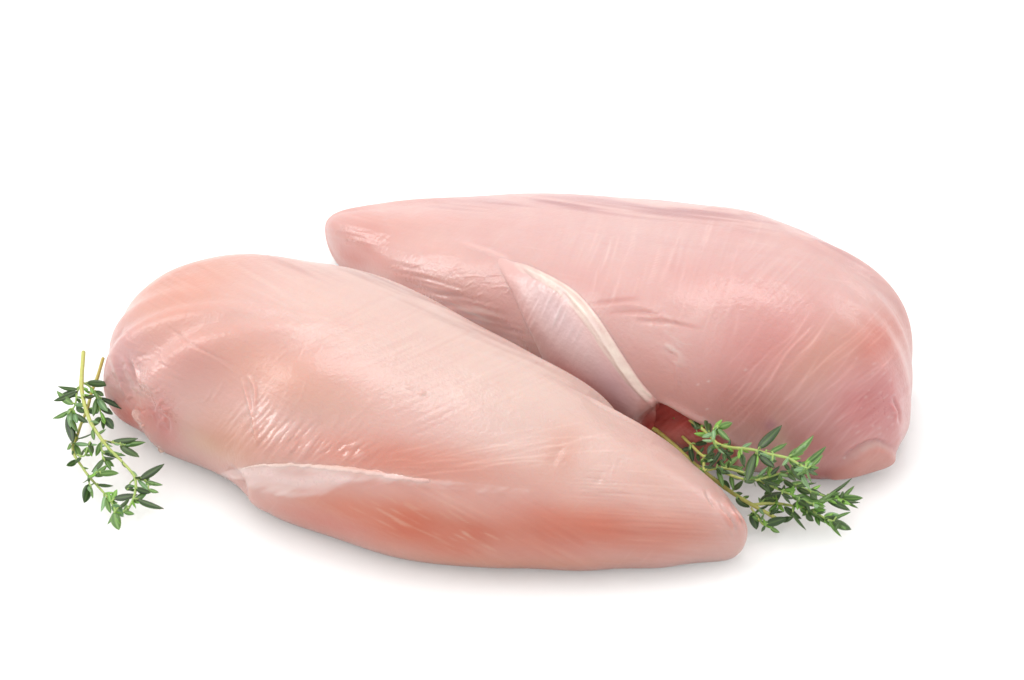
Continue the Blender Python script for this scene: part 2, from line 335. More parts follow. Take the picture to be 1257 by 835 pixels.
# long pale scratches fanning right from the seam
for k in range(46):
    x = rng.uniform(440, 700); y = 590 - (x - 440) * .12 + rng.uniform(-34, 12); L_ = rng.uniform(40, 120); s = rng.uniform(-.28, .02)
    A = mask_line([(x, y), (x + L_ * .5, y + L_ * .5 * s - 2), (x + L_, y + L_ * s)], 1.1); f.c += A[..., None] * rng.uniform(3, 9); f.h += A * rng.uniform(.0, .05)
for k in range(40):
    x = rng.uniform(700, 850); y = rng.uniform(560, 690); L_ = rng.uniform(20, 70)
    A = mask_line([(x, y), (x + L_ * .5, y + 1), (x + L_, y + 3)], 1.0); f.c += A[..., None] * rng.uniform(-4, 6); f.h += A * rng.uniform(-.08, .08)
line(f.h, [(676, 572), (684, 556), (690, 545)], 5, -.25); line(f.h, [(728, 594), (735, 588), (738, 580)], 4, -.2)
line(f.h, [(720, 480), (745, 505), (775, 528), (800, 545)], 14, -1.0)
f.h += .45 * blob(518, 481, 6, 3.6, 0, .2); f.h += .25 * blob(502, 474, 7, 2.5, 20, .2)
# ragged trimmed tip
tip = blob(908, 634, 26, 34, 20); f.h += (aniso(5, 2.2, 60, 91) * .22 - .3) * tip
line(f.h, [(866, 600), (874, 616), (880, 625)], 2.2, -.7); line(f.h, [(888, 606), (902, 628), (912, 650)], 3, .6); line(f.h, [(884, 616), (898, 634), (906, 656)], 3, -.5)
f.tint(tip * sstep(.2, 1.2, aniso(5, 2.2, 60, 91)), (214, 146, 130), .5)
for k in range(16):
    f.tint(blob(rng.uniform(300, 880), rng.uniform(420, 680), 1.6, 1.4, 0, .2), (206, 150, 140), .5)

# white film spreading down from the seam, feathered
rag = aniso(9, 1.5, -25, 101) * .5 + aniso(16, 2.0, 4, 103) * .5
lowE = crv([(296, 592), (318, 604), (345, 612), (385, 614), (420, 605), (455, 596), (500, 596), (560, 604), (650, 608)], 5)
sl_, D_, S2_, T2_ = dist_line(lowE, 60); dl = np.full((Hh, W), 60.); dl[sl_] = D_
film = poly_mask([(268, 580), (296, 574), (330, 570), (380, 571), (420, 574), (470, 580), (520, 588), (590, 594), (650, 601)] + list(map(tuple, lowE[::-1])) + [(288, 588)], 1.4)
film = (film + .10 * rag * (film > .05)).clip(0, 1) * sstep(-1, 13, dl * (film > .5) + 3.5 * rag)
film *= (.78 + .16 * aniso(14, 3, 4, 107).clip(-1.2, 1.2)) * (1 - .6 * sstep(430, 640, XX))
f.tint(film, (255, 224, 220), .82); f.h += .25 * blur(film, 2) + .06 * rag * film; f.r -= .1 * film
tf = bpy.data.objects.new('chicken_breast', None); link(tf); tf.location = (SF['cx'], SF['cy'], 0)
tag(tf, 'nearer raw chicken breast, pale salmon with a white seam low on its left half', 'chicken breast', 'raw chicken breasts on the white surface')
inv = Matrix.Translation((-SF['cx'], -SF['cy'], 0))
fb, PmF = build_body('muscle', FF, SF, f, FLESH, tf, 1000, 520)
# raised cord of white tissue along the seam
cord = [(292, 577), (310, 573), (340, 571), (380, 572), (420, 575), (462, 581), (500, 587), (530, 591)]
sl_, D_, S2_, T2_ = dist_line(crv(cord, 6), 40); dc = np.full((Hh, W), 40.); tcd = np.zeros((Hh, W)); dc[sl_] = D_; tcd[sl_] = T2_
wc = (.5 + 2.4 * np.sin(math.pi * (tcd * .9 + .08).clip(0, 1)) ** .8 + 1.3 * rag).clip(.3, 6)
cm = 1 - sstep(wc * .5, wc * 1.5, dc); cm = cm * (tcd > .01) * (tcd < .99)
th = -.18 + .28 * cm + .05 * rag * cm
kb = (sstep(.1, .95, cm + .25 * rag) * (1 - sstep(.35, .9, tcd)) * .6)[..., None]
build_patch('fat_seam', PmF, cm, th, f.c * (1 - kb) + kb * np.array([246, 220, 208.]), np.full((Hh, W), .27), FAT, tf, 1.0)
# scrap of fat at the foot of the left end
for nm, poly_, hgt, col in (('fat_scrap', [(160, 503), (168, 501), (176, 510), (179, 522), (174, 528), (169, 520), (163, 513)], 0.4, (230, 168, 152)),
                            ('fat_scrap', [(190, 547), (196, 546), (203, 552), (201, 557), (194, 556)], 0.7, (236, 196, 180))):
    mk = poly_mask(poly_, 1.2); kq = sstep(.3, .9, mk)[..., None]; t2 = -.3 + hgt * sstep(.1, .9, mk) + .25 * aniso(3, 2, 0, 105) * mk
    build_patch(nm, PmF, mk, t2, f.c * (1 - kq) + kq * np.array(col, float), np.full((Hh, W), .25), FAT, tf)

# ------------------------------------------------------------------ rear breast
g = Chart((234, 188, 184))
lumps(g, 12, .35, 50); mottling(g, 23, 4.0)
g.tint(blob(800, 300, 220, 48, 8), (230, 192, 190), .8)
g.tint(blob(460, 285, 75, 30, -10), (232, 176, 168), .6)
g.tint(blob(450, 295, 26, 40, -20), (226, 160, 152), .5)
g.tint(blob(560, 345, 110, 44, 36), (244, 194, 188), .8); g.tint(blob(480, 335, 60, 16, 32), (236, 166, 156), .5)
g.tint(blob(870, 350, 110, 40, 14), (226, 172, 168), .6)
g.tint(blob(830, 480, 75, 50, 20), (222, 168, 160), .5)
g.tint(blob(940, 430, 90, 60, -20), (226, 160, 156), .8)
g.tint(blob(925, 500, 70, 40, 20), (204, 140, 132), .7)
g.tint(blob(1075, 420, 42, 34, -30), (224, 140, 128), .75)
g.tint(blob(1010, 440, 70, 40, -30), (220, 164, 148), .6)
g.tint(blob(1060, 500, 52, 55, -20), (222, 148, 148), .85)
g.tint(blob(1095, 500, 24, 60, 0), (226, 154, 156), .7)
g.tint(blob(1000, 545, 60, 40, 10), (214, 148, 146), .7)
g.tint(blob(1000, 582, 50, 10, -4), (196, 120, 116), .6)
g.tint(blob(720, 500, 130, 30, 28), (216, 138, 128), .8)  # occlusion beside the nearer breast, painted as darker red
g.tint(blob(958, 545, 12, 40, -12), (228, 192, 176), .7); g.tint(blob(946, 522, 10, 9), (190, 136, 150), .6)
tops = blur(mask_line([(520, 250), (600, 244), (700, 243), (780, 248), (860, 256), (930, 268), (1000, 296), (1060, 332), (1100, 372)], 8), 2)
stn = sstep(-1.2, 1.4, aniso(26, 1.3, 8, 7) * sstep(1000, 850, XX) + aniso(26, 1.4, 30, 8) * sstep(850, 1000, XX))
g.tint(tops * stn, (200, 156, 158), .75)  # shade of the top rim turning away, painted as dark streaks
st = sstep(.2, 1.7, aniso(34, 1.1, 8, 6)) * mask_line([(540, 250), (650, 246), (740, 250), (860, 264), (950, 285)], 11)
g.tint(st, (186, 142, 144), .75)
bA = poly_mask([(390, 240), (700, 240), (640, 300), (560, 330), (430, 330)], 16)
bB = poly_mask([(620, 250), (900, 270), (900, 500), (780, 480), (700, 350)], 26)
bC = poly_mask([(880, 260), (1120, 360), (1120, 590), (860, 560)], 26)
fibres(g, bA, 12, 131, .07, 2.8, 26); fibres(g, bB, -72, 141, .025, 2.2, 22, .8); fibres(g, blob(740, 285, 200, 40, 4), 8, 145, .02, 2.4, 34); fibres(g, bC, -46, 151, .022, 3.0, 30, .8)
bD = poly_mask([(1030, 430), (1110, 400), (1115, 560), (1020, 570)], 12); fibres(g, bD, -32, 161, .045, 3.4, 26, 1.0)
for k in range(70):
    x = rng.uniform(900, 1090); y = rng.uniform(400, 560); L_ = rng.uniform(25, 110); a = math.radians(-48 + (x - 960) * .07 + rng.uniform(-6, 6))
    A = mask_line([(x - L_ * .5 * math.cos(a), y - L_ * .5 * math.sin(a)), (x + 3, y + 2), (x + L_ * .5 * math.cos(a), y + L_ * .5 * math.sin(a))], rng.uniform(.9, 1.5))
    g.c += A[..., None] * rng.uniform(3, 11); g.h += A * rng.uniform(-.03, .05)
for k in range(50):
    x = rng.uniform(720, 930); y = rng.uniform(300, 440); L_ = rng.uniform(20, 70); a = math.radians(-74 + rng.uniform(-7, 7))
    A = mask_line([(x, y), (x + L_ * .5 * math.cos(a) + 1, y + L_ * .5 * math.sin(a)), (x + L_ * math.cos(a), y + L_ * math.sin(a))], 1.1)
    g.c += A[..., None] * rng.uniform(2, 9); g.h += A * rng.uniform(0, .03)
A = mask_line([(940, 480), (965, 435), (1000, 400)], 1.8); g.c += A[..., None] * 16; g.h += A * .2
A = mask_line([(985, 470), (1015, 440), (1040, 418)], 1.4); g.c += A[..., None] * 16
g.c += (mask_line([(566, 297), (600, 308), (630, 321)], 1.6) * 12)[..., None]; g.h += mask_line([(560, 295), (600, 308), (630, 321)], 3) * .4
g.r -= .14 * blob(610, 405, 70, 18, 32) + .1 * blob(1080, 500, 40, 70) + .12 * blob(530, 350, 120, 40, 30) + .08 * blob(430, 285, 40, 30)
# wrinkles beside the fillet, shade painted in grooves, glints as pale marks
for (q, a_) in (([(725, 374), (760, 370), (790, 366)], -.5), ([(735, 378), (775, 374), (810, 382)], .4), ([(745, 385), (790, 384), (830, 396)], -.5), ([(780, 394), (820, 396), (860, 404)], -.6), ([(770, 388), (812, 390), (850, 398)], .4)):
    line(g.h, q, 3, a_ * .5); g.tint(mask_line(q, 3.5), (214, 146, 138), .35 if a_ < 0 else 0)
for (cx_, cy_, rx_, ry_, an_) in ((815, 394, 24, 8, 18), (826, 430, 14, 22, -20)):
    mm_ = blob(cx_, cy_, rx_, ry_, an_); g.h += aniso(4, 1.0, 40, int(cx_)) * .07 * mm_; g.r -= .1 * mm_; g.tint(mm_ * sstep(.1, 1.2, aniso(4, 1.2, 40, int(cx_))), (244, 222, 216), .45)
line(g.h, [(828, 445), (832, 465), (832, 485)], 1.3, .35); g.tint(mask_line([(815, 405), (835, 420), (850, 424)], 1.2), (244, 222, 216), .35)
for k in range(60):
    x = rng.uniform(410, 640); y = 262 + (x - 410) * .42 + rng.uniform(-8, 44); L_ = rng.uniform(8, 30); a = math.radians(rng.uniform(-40, 10))
    line(g.h, [(x, y), (x + L_ * .5 * math.cos(a), y + L_ * .5 * math.sin(a) - 1), (x + L_ * math.cos(a), y + L_ * math.sin(a))], rng.uniform(.9, 1.5), rng.uniform(-.07, .13))
wz = aniso(14, 2.0, 12, 171) * blob(560, 375, 80, 20, 30); g.h += wz * .25; g.tint(blob(590, 390, 62, 13, 28) * sstep(-.4, .8, aniso(14, 2.0, 20, 173)), (240, 212, 206), .7)  # wet glints painted as pale streaks
line(g.h, [(500, 372), (560, 396), (600, 420), (640, 440)], 5, -.9); g.tint(mask_line([(470, 352), (520, 376), (570, 404), (610, 430), (660, 456)], 6), (218, 118, 108), .75); g.tint(blob(430, 318, 26, 14, 40), (226, 140, 130), .5)  # crease in the nearer breast's shadow, painted deep red
# hollow under the thick lobe, by the herb
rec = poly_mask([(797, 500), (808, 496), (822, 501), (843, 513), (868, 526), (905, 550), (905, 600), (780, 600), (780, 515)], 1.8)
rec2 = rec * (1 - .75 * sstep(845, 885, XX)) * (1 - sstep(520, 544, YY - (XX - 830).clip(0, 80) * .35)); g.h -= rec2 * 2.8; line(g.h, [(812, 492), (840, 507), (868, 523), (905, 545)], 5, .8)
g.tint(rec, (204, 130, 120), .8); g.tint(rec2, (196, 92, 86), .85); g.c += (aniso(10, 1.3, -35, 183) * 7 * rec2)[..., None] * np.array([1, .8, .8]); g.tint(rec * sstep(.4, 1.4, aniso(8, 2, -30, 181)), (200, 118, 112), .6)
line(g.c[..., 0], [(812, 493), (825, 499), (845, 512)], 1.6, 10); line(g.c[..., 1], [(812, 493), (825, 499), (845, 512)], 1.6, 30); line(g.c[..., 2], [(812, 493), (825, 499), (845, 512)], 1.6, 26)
# torn edge right side
line(g.h, [(1092, 495), (1098, 505), (1099, 516)], 2.4, .9); line(g.h, [(1096, 488), (1103, 505), (1104, 520)], 2, -.8)
for k in range(24):
    x = rng.uniform(1050, 1112); y = rng.uniform(430, 540); g.tint(blob(x, y, rng.uniform(1.5, 4), rng.uniform(1, 2), -35), (238, 200, 196), .5)
lm = poly_mask([(1040, 566), (1056, 552), (1074, 545), (1088, 549), (1097, 558), (1104, 572), (1078, 596), (1040, 606), (1010, 600), (1020, 578)], 3.0)
g.h += 1.5 * lm; g.tint(lm, (220, 158, 146), .6); line(g.h, [(1030, 566), (1052, 550), (1074, 541), (1094, 548)], 3, -.9); g.tint(mask_line([(1040, 562), (1058, 550), (1076, 544), (1092, 551)], 2.2), (236, 200, 192), .6)
for (x, y) in ((870, 468), (857, 472), (946, 530), (1036, 562), (915, 454), (868, 502)): g.tint(blob(x, y, 2.2, 1.8, 0, .2), (244, 218, 212), .8)  # small glints painted as pale spots
g.c[..., 2] -= 3
tb = bpy.data.objects.new('chicken_breast', None); link(tb); tb.location = (SB['cx'], SB['cy'], 0)
tag(tb, 'farther pinker raw chicken breast with a bluish fillet edged by cream fat', 'chicken breast', 'raw chicken breasts on the white surface')
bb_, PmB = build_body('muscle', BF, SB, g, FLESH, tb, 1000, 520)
# the fillet lobe and its cream edge
R_ = crv([(598, 308), (618, 316), (642, 327), (680, 345), (708, 364), (730, 390), (750, 420), (768, 448), (786, 474), (806, 496)], 6)
poly_ = list(map(tuple, R_)) + [(806, 512), (800, 532), (770, 560), (730, 545), (700, 505), (672, 455), (650, 405), (630, 360), (610, 325)]
tm = poly_mask(poly_, 2.2)
sl, D, S_, T_ = dist_line(R_, 150); dm = np.full((Hh, W), 150.); dm[sl] = D
tt = np.zeros((Hh, W)); tt[sl] = T_
amp = 2.0 * sstep(0, .35, tt) * np.sin(math.pi * (tt * .82 + .12).clip(0, 1)) ** .8
inner = poly_mask(poly_, 9.0)
tsoft = poly_mask(poly_, 12); th = -.3 + sstep(.25, .95, np.maximum(tsoft, np.exp(-(dm / 9) ** 2) * sstep(.0, .25, tt))) * .45 + sstep(.1, .95, tm) * (amp * np.exp(-(dm / 40) ** 2) * sstep(.1, .7, inner) + .5 * inner)
th += tm * (aniso(12, 6, 60, 191) * .09 + .12 * aniso(10, 1.6, -60, 193) * blob(680, 380, 50, 40, 50))
line(th, [(770, 560), (785, 520), (804, 505)], 8, -.5)
tc_ = Chart((244, 206, 199)); tc_.tint(blob(690, 385, 95, 46, 48), (246, 216, 218), .9); tc_.tint(blob(760, 470, 50, 30, 50), (228, 190, 194), .7)
tc_.tint(blob(600, 325, 60, 22, 40), (228, 188, 182), .8); tc_.tint(blob(715, 488, 100, 26, 38), (212, 118, 110), .85); tc_.tint(blob(650, 420, 30, 60, -30), (220, 172, 166), .5)  # deep red low end paints in occlusion by the nearer breast
tc_.tint(sstep(.6, 1.8, aniso(10, 1.6, -60, 193)) * blob(680, 385, 60, 44, 50), (236, 216, 214), .7)
tc_.tint(poly_mask([(790, 482), (812, 496), (806, 520), (785, 515)], 2), (214, 160, 150), .6)
kb = np.maximum(sstep(.5, 1., poly_mask(poly_, 15)), sstep(.3, .8, tm) * np.exp(-(dm / 16) ** 2) * sstep(.05, .4, tt))[..., None]; tc_.c = g.c * (1 - kb) + tc_.c * kb
filmT = sstep(.5, 1.0, tm) * np.maximum(sstep(.45, .98, poly_mask(poly_, 12)) , np.exp(-(dm / 14) ** 2) * sstep(.0, .25, tt)) * .93
fillet = build_patch('tenderloin', PmB, tm, th, tc_.c, np.full((Hh, W), .33), MEMBRANE, tb, 1.5)
E2 = mask_line([(600, 309), (620, 316), (665, 338), (700, 362), (724, 390), (746, 422), (765, 452), (786, 480), (800, 496)], 1)
wd = 2.5 + 5.5 * np.sin(math.pi * (tt * .9 + .05)) ** 1.2
side = np.zeros((Hh, W)); side[sl] = S_ * D
SGN = 1.0 if side[400, 690] > 0 else -1.0
er = (1 - sstep(2.0, 4.5, -side * SGN)) * (1 - sstep(wd * 2.2, wd * 3.0, np.abs(side))) * (dm < 30) * sstep(.07, .2, tt) * (1 - sstep(.94, 1., tt))
er = blur(er, 1.0)
rg = aniso(7, 1.4, 48, 201)
th2 = th - .22 + (.5 * sstep(.1, .85, er) + .07 * rg * er) * (1 - sstep(.5, 2.1, np.abs(side) / wd))
ec = Chart((244, 222, 209)); ec.c += (rg * 2.5)[..., None]; ec.tint(blob(780, 475, 30, 22, 50), (230, 200, 186), .6); ec.tint(blob(600, 308, 50, 16, 25), (236, 204, 194), .7)
filmE = er * (1 - sstep(.45, 1.0, np.abs(side) / (wd * 1.9) + .1 * rg)) * (.85 + .1 * rg)
ke = (sstep(.1, .8, er) * (1 - sstep(.8, 2.3, np.abs(side) / wd + .25 * rg)) * (sstep(.02, .35, tt) * .8 + .2 * sstep(0, .1, tt)) * (.85 + .15 * rg))[..., None]; ec.c = tc_.c * (1 - ke) + ec.c * ke
# the ridge sits on the fillet: th2 is measured from the same body surface
build_patch('fat_edge', PmB, er, th2, ec.c, np.full((Hh, W), .36), FAT, fillet, 2.0)

for t_ in (tf, tb):
    for ch_ in t_.children_recursive:
        if ch_.parent is t_: ch_.location = -t_.location
# ------------------------------------------------------------------ thyme
# crop frames the sprigs were measured in: (scale, x0, y0)
FR = {'A': (6.96, 60, 425), 'B': (6.68, 70, 530), 'C': (7.95, 810, 495), 'D': (8.35, 900, 510), 'E': (7.394, 900, 580), 'P': (1, 0, 0)}
def fr(k, x, y): s, a, b = FR[k]; return (a + x / s, b + y / s)
def stem_mat():
    m, t, b = nodes('thyme_stem'); N = t.nodes; a = N.new('ShaderNodeAttribute'); a.attribute_name = 'tint'
    n = N.new('ShaderNodeTexNoise'); n.inputs['Scale'].default_value = 700; mr = N.new('ShaderNodeMapRange'); mr.inputs[3].default_value = .75; mr.inputs[4].default_value = 1.2
    tc = N.new('ShaderNodeTexCoord'); t.links.new(tc.outputs['Object'], n.inputs['Vector']); t.links.new(n.outputs[0], mr.inputs[0])
    mx = N.new('ShaderNodeMix'); mx.data_type = 'RGBA'; mx.blend_type = 'MULTIPLY'; mx.inputs[0].default_value = 1
    t.links.new(a.outputs['Color'], mx.inputs[6]); t.links.new(mr.outputs[0], mx.inputs[7]); t.links.new(mx.outputs[2], b.inputs['Base Color'])
    b.inputs['Roughness'].default_value = .5; b.inputs['Subsurface Weight'].default_value = .3; b.inputs['Subsurface Scale'].default_value = .001
    return m
def leaf_mat(name, dark, light):
    m, t, b = nodes(name); N = t.nodes; L = t.links
    a = N.new('ShaderNodeAttribute'); a.attribute_name = 'rib'
    tc = N.new('ShaderNodeTexCoord'); n = N.new('ShaderNodeTexNoise'); n.inputs['Scale'].default_value = 9; n.inputs['Detail'].default_value = 4
    oi = N.new('ShaderNodeObjectInfo'); L.new(tc.outputs['Object'], n.inputs['Vector'])
    ad = N.new('ShaderNodeMath'); ad.operation = 'MULTIPLY_ADD'; ad.inputs[1].default_value = .5; L.new(n.outputs[0], ad.inputs[0]); L.new(a.outputs['Fac'], ad.inputs[2])
    s2 = N.new('ShaderNodeMath'); s2.operation = 'MULTIPLY_ADD'; s2.inputs[1].default_value = .35; L.new(oi.outputs['Random'], s2.inputs[0]); L.new(ad.outputs[0], s2.inputs[2])
    mr = N.new('ShaderNodeMapRange'); mr.inputs[1].default_value = .25; mr.inputs[2].default_value = 1.5; L.new(s2.outputs[0], mr.inputs[0])
    mx = N.new('ShaderNodeMix'); mx.data_type = 'RGBA'; L.new(mr.outputs[0], mx.inputs[0])
    mx.inputs[6].default_value = (*s2l(dark), 1); mx.inputs[7].default_value = (*s2l(light), 1); L.new(mx.outputs[2], b.inputs['Base Color'])
    b.inputs['Roughness'].default_value = .42; b.inputs['Subsurface Weight'].default_value = .15; b.inputs['Subsurface Scale'].default_value = .0008
    b.inputs['Subsurface Radius'].default_value = (.5, 1, .3)
    bp = N.new('ShaderNodeBump'); bp.inputs['Strength'].default_value = .25; bp.inputs['Distance'].default_value = .0002
    n2 = N.new('ShaderNodeTexNoise'); n2.inputs['Scale'].default_value = 30; L.new(tc.outputs['Object'], n2.inputs['Vector']); L.new(n2.outputs[0], bp.inputs['Height']); L.new(bp.outputs[0], b.inputs['Normal'])
    return m
STEM = stem_mat()
LM = [leaf_mat('leaf_deep_green', (28, 48, 20), (80, 108, 50)), leaf_mat('leaf_green', (52, 86, 30), (124, 160, 80)),
      leaf_mat('leaf_pale', (88, 124, 80), (150, 182, 130)), leaf_mat('leaf_young', (82, 134, 38), (150, 192, 84))]
def leaf_mesh(kind, var):
    """unit leaf: base at origin, tip at +x, width 1 across y, upper face +z"""
    ns, nw = 9, 7; r = np.random.default_rng(300 + var); bend = [.10, -.10, .22, -.02][var]; sway = [.03, -.05, .06, -.02][var]; cup = [.16, .20, .10, .24][var]
    V = []; rib = []
    for layer in (0, 1):
        for i in range(ns):
            s = i / (ns - 1); w = (math.sin(math.pi * min(1, s ** .88 * .97 + .03)) ** .68) * (1 - .18 * s); w = max(w, .05 if s < .5 else .015)
            for j in range(nw):
                v = -1 + 2 * j / (nw - 1)
                z = -cup * w * (abs(v) ** 2.4) * .5 - .05 * w * math.exp(-(v / .22) ** 2) + bend * (s * s - s * .3)
                y = .5 * w * v * (1 - .12 * abs(v)) + sway * math.sin(math.pi * s)
                if layer: z -= .035 * (1 - abs(v) ** 2) + .004
                V.append((s, y, z)); rib.append(.8 * math.exp(-(v / .16) ** 2) + .45 * abs(v) ** 6 + (.25 if layer else 0))
    Q = []
    g_ = lambda l, i, j: l * ns * nw + i * nw + j
    for i in range(ns - 1):
        for j in range(nw - 1):
            Q.append((g_(0, i, j), g_(0, i + 1, j), g_(0, i + 1, j + 1), g_(0, i, j + 1))); Q.append((g_(1, i, j), g_(1, i, j + 1), g_(1, i + 1, j + 1), g_(1, i + 1, j)))
        Q.append((g_(0, i, 0), g_(1, i, 0), g_(1, i + 1, 0), g_(0, i + 1, 0))); Q.append((g_(0, i, nw - 1), g_(0, i + 1, nw - 1), g_(1, i + 1, nw - 1), g_(1, i, nw - 1)))
    for j in range(nw - 1):
        Q.append((g_(0, 0, j), g_(0, 0, j + 1), g_(1, 0, j + 1), g_(1, 0, j))); Q.append((g_(0, ns - 1, j), g_(1, ns - 1, j), g_(1, ns - 1, j + 1), g_(0, ns - 1, j + 1)))
    return mesh_np('leaf', np.array(V), np.array(Q), LM[kind], None, True, {'rib': rib})
LEAF = {(k, v): leaf_mesh(k, v) for k in range(4) for v in range(4)}
def tube(P, R, C, nseg=10):
    """closed tapered tube"""
    P = np.array(P, float); T = np.gradient(P, axis=0); T /= np.linalg.norm(T, axis=1, keepdims=True).clip(1e-12)
    V = []; Q = []; K = []
    up = np.array([0, 0, 1.]); n = len(P)
    for i in range(n):
        a = np.cross(T[i], up); a /= max(np.linalg.norm(a), 1e-9); b = np.cross(a, T[i])
        for j in range(nseg):
            th_ = 2 * math.pi * j / nseg; rr = R[i] * (1 + .08 * math.cos(4 * th_)); V.append(P[i] + rr * (a * math.cos(th_) + b * math.sin(th_))); K.append(C[i])
    for i in range(n - 1):
        for j in range(nseg):
            j2 = (j + 1) % nseg; Q.append((i * nseg + j, i * nseg + j2, (i + 1) * nseg + j2, (i + 1) * nseg + j))
    for e, i in ((0, 0), (1, n - 1)):
        V.append(P[i] + (T[i] if e else -T[i]) * R[i] * .25); K.append(np.array(C[i]) * 1.05); c = len(V) - 1
        for j in range(0, nseg, 2):
            a0, a1, a2 = i * nseg + j, i * nseg + (j + 1) % nseg, i * nseg + (j + 2) % nseg
            Q.append((c, a0, a1, a2) if e else (c, a2, a1, a0))
    return V, Q, K
YEL = s2l((176, 178, 96)); GRN = s2l((142, 172, 92)); WOOD = s2l((166, 152, 70))
# stems: sprig, frame, points, z (mm) at both ends, px width, colour pair
ST = [
 (0, 'P', [(102.5, 432), (100, 468), (101, 483), (105, 501), (112, 520), (123, 537), (129, 545), (137, 554), (148, 565), (160, 578), (166, 588), (166, 604), (160, 620), (152, 629)], 17, 5, 5.2, 2.6, YEL, GRN),
 (0, 'A', [(275, 320), (240, 400), (228, 490), (200, 545)], 13, 11, 2.6, 2, GRN, GRN),
 (0, 'A', [(290, 312), (340, 340), (385, 385), (420, 440), (440, 560), (465, 640)], 13, 6, 2.6, 2, GRN, GRN),
 (0, 'B', [(385, 72), (365, 110), (368, 160), (378, 215)], 9, 8, 2.4, 1.8, GRN, GRN),
 (0, 'B', [(380, 70), (440, 85), (510, 100), (560, 110)], 9, 8, 2.4, 1.8, YEL, GRN),
 (0, 'B', [(640, 388), (600, 420), (590, 470)], 6, 5, 2.2, 1.6, GRN, GRN),
 (0, 'B', [(645, 388), (700, 395), (745, 430), (750, 470)], 6, 6, 2.4, 1.8, GRN, GRN),
 (1, 'P', [(126.5, 440), (119, 465), (113, 480), (107, 502), (99, 522), (93, 540), (89, 548), (92, 560), (100, 572), (110, 586), (130, 608), (139, 621), (144, 634)], 5, 3, 4.4, 2.6, WOOD, GRN),
 (1, 'B', [(165, 190), (220, 200), (245, 150), (270, 100)], 6, 9, 2.2, 1.8, GRN, GRN),
 (1, 'B', [(272, 358), (262, 400), (268, 440)], 5, 4, 2.2, 1.6, GRN, GRN),
 (1, 'B', [(285, 360), (310, 340), (350, 330)], 5, 7, 2.2, 1.6, GRN, GRN),
 (2, 'P', [(801, 526), (809, 531), (830, 549), (851, 568.6), (872, 585), (898, 604.6), (924.5, 620.5), (940, 629), (957, 639)], 10, 2.5, 5.6, 5.0, WOOD, YEL),
 (2, 'P', [(924.5, 619.5), (948.5, 618), (970, 620.5), (992, 625.5), (1003.6, 631), (1016, 638), (1030, 641)], 4.5, 5, 4.0, 2.2, YEL, GRN),
 (2, 'P', [(922, 623.7), (931.7, 638), (938, 645), (946, 648)], 4, 2, 2.8, 1.8, YEL, GRN),
 (3, 'P', [(836, 508), (846, 515), (858, 524), (870, 533), (879, 543.5), (888, 547.8), (900.6, 549.8), (924.5, 552.4), (946, 558), (967.7, 562.6), (982, 571), (991.6, 575.8)], 11, 24, 4.6, 3.2, YEL, GRN),
 (3, 'P', [(873, 536), (876, 528), (880, 524)], 26, 28, 2.4, 2.0, GRN, GRN),
 (3, 'P', [(873, 536), (879, 548), (888, 556)], 24, 19, 2.6, 2.0, GRN, GRN),
 (3, 'D', [(560, 440), (600, 500), (660, 540), (690, 580)], 22, 20, 2.8, 2.0, GRN, GRN),
 (4, 'P', [(824, 520), (833, 531), (846, 544), (858, 556), (866, 562)], 5, 14, 4.0, 3.6, WOOD, YEL),
 (4, 'P', [(864, 578), (876, 575.5), (890, 575), (904, 578), (916, 582), (931, 590), (945, 596), (957, 601.5), (970, 607), (982, 611)], 13, 8, 3.8, 2.6, YEL, GRN),
 (4, 'P', [(864, 562), (864, 570), (864, 578)], 13, 13, 3.4, 3.4, YEL, YEL),
 (4, 'P', [(890, 581), (908, 587), (924.5, 590), (945, 585), (958, 581), (970, 578)], 11, 13, 3.4, 2.4, YEL, GRN),
 (4, 'P', [(955, 586), (972, 594), (992, 602), (1005, 606.5), (1016, 611), (1032, 612.5)], 10, 6, 3.6, 2.2, GRN, GRN),
 (4, 'P', [(982, 611), (995, 618), (1005, 616), (1014, 611)], 8, 7, 2.2, 1.8, GRN, GRN),
]
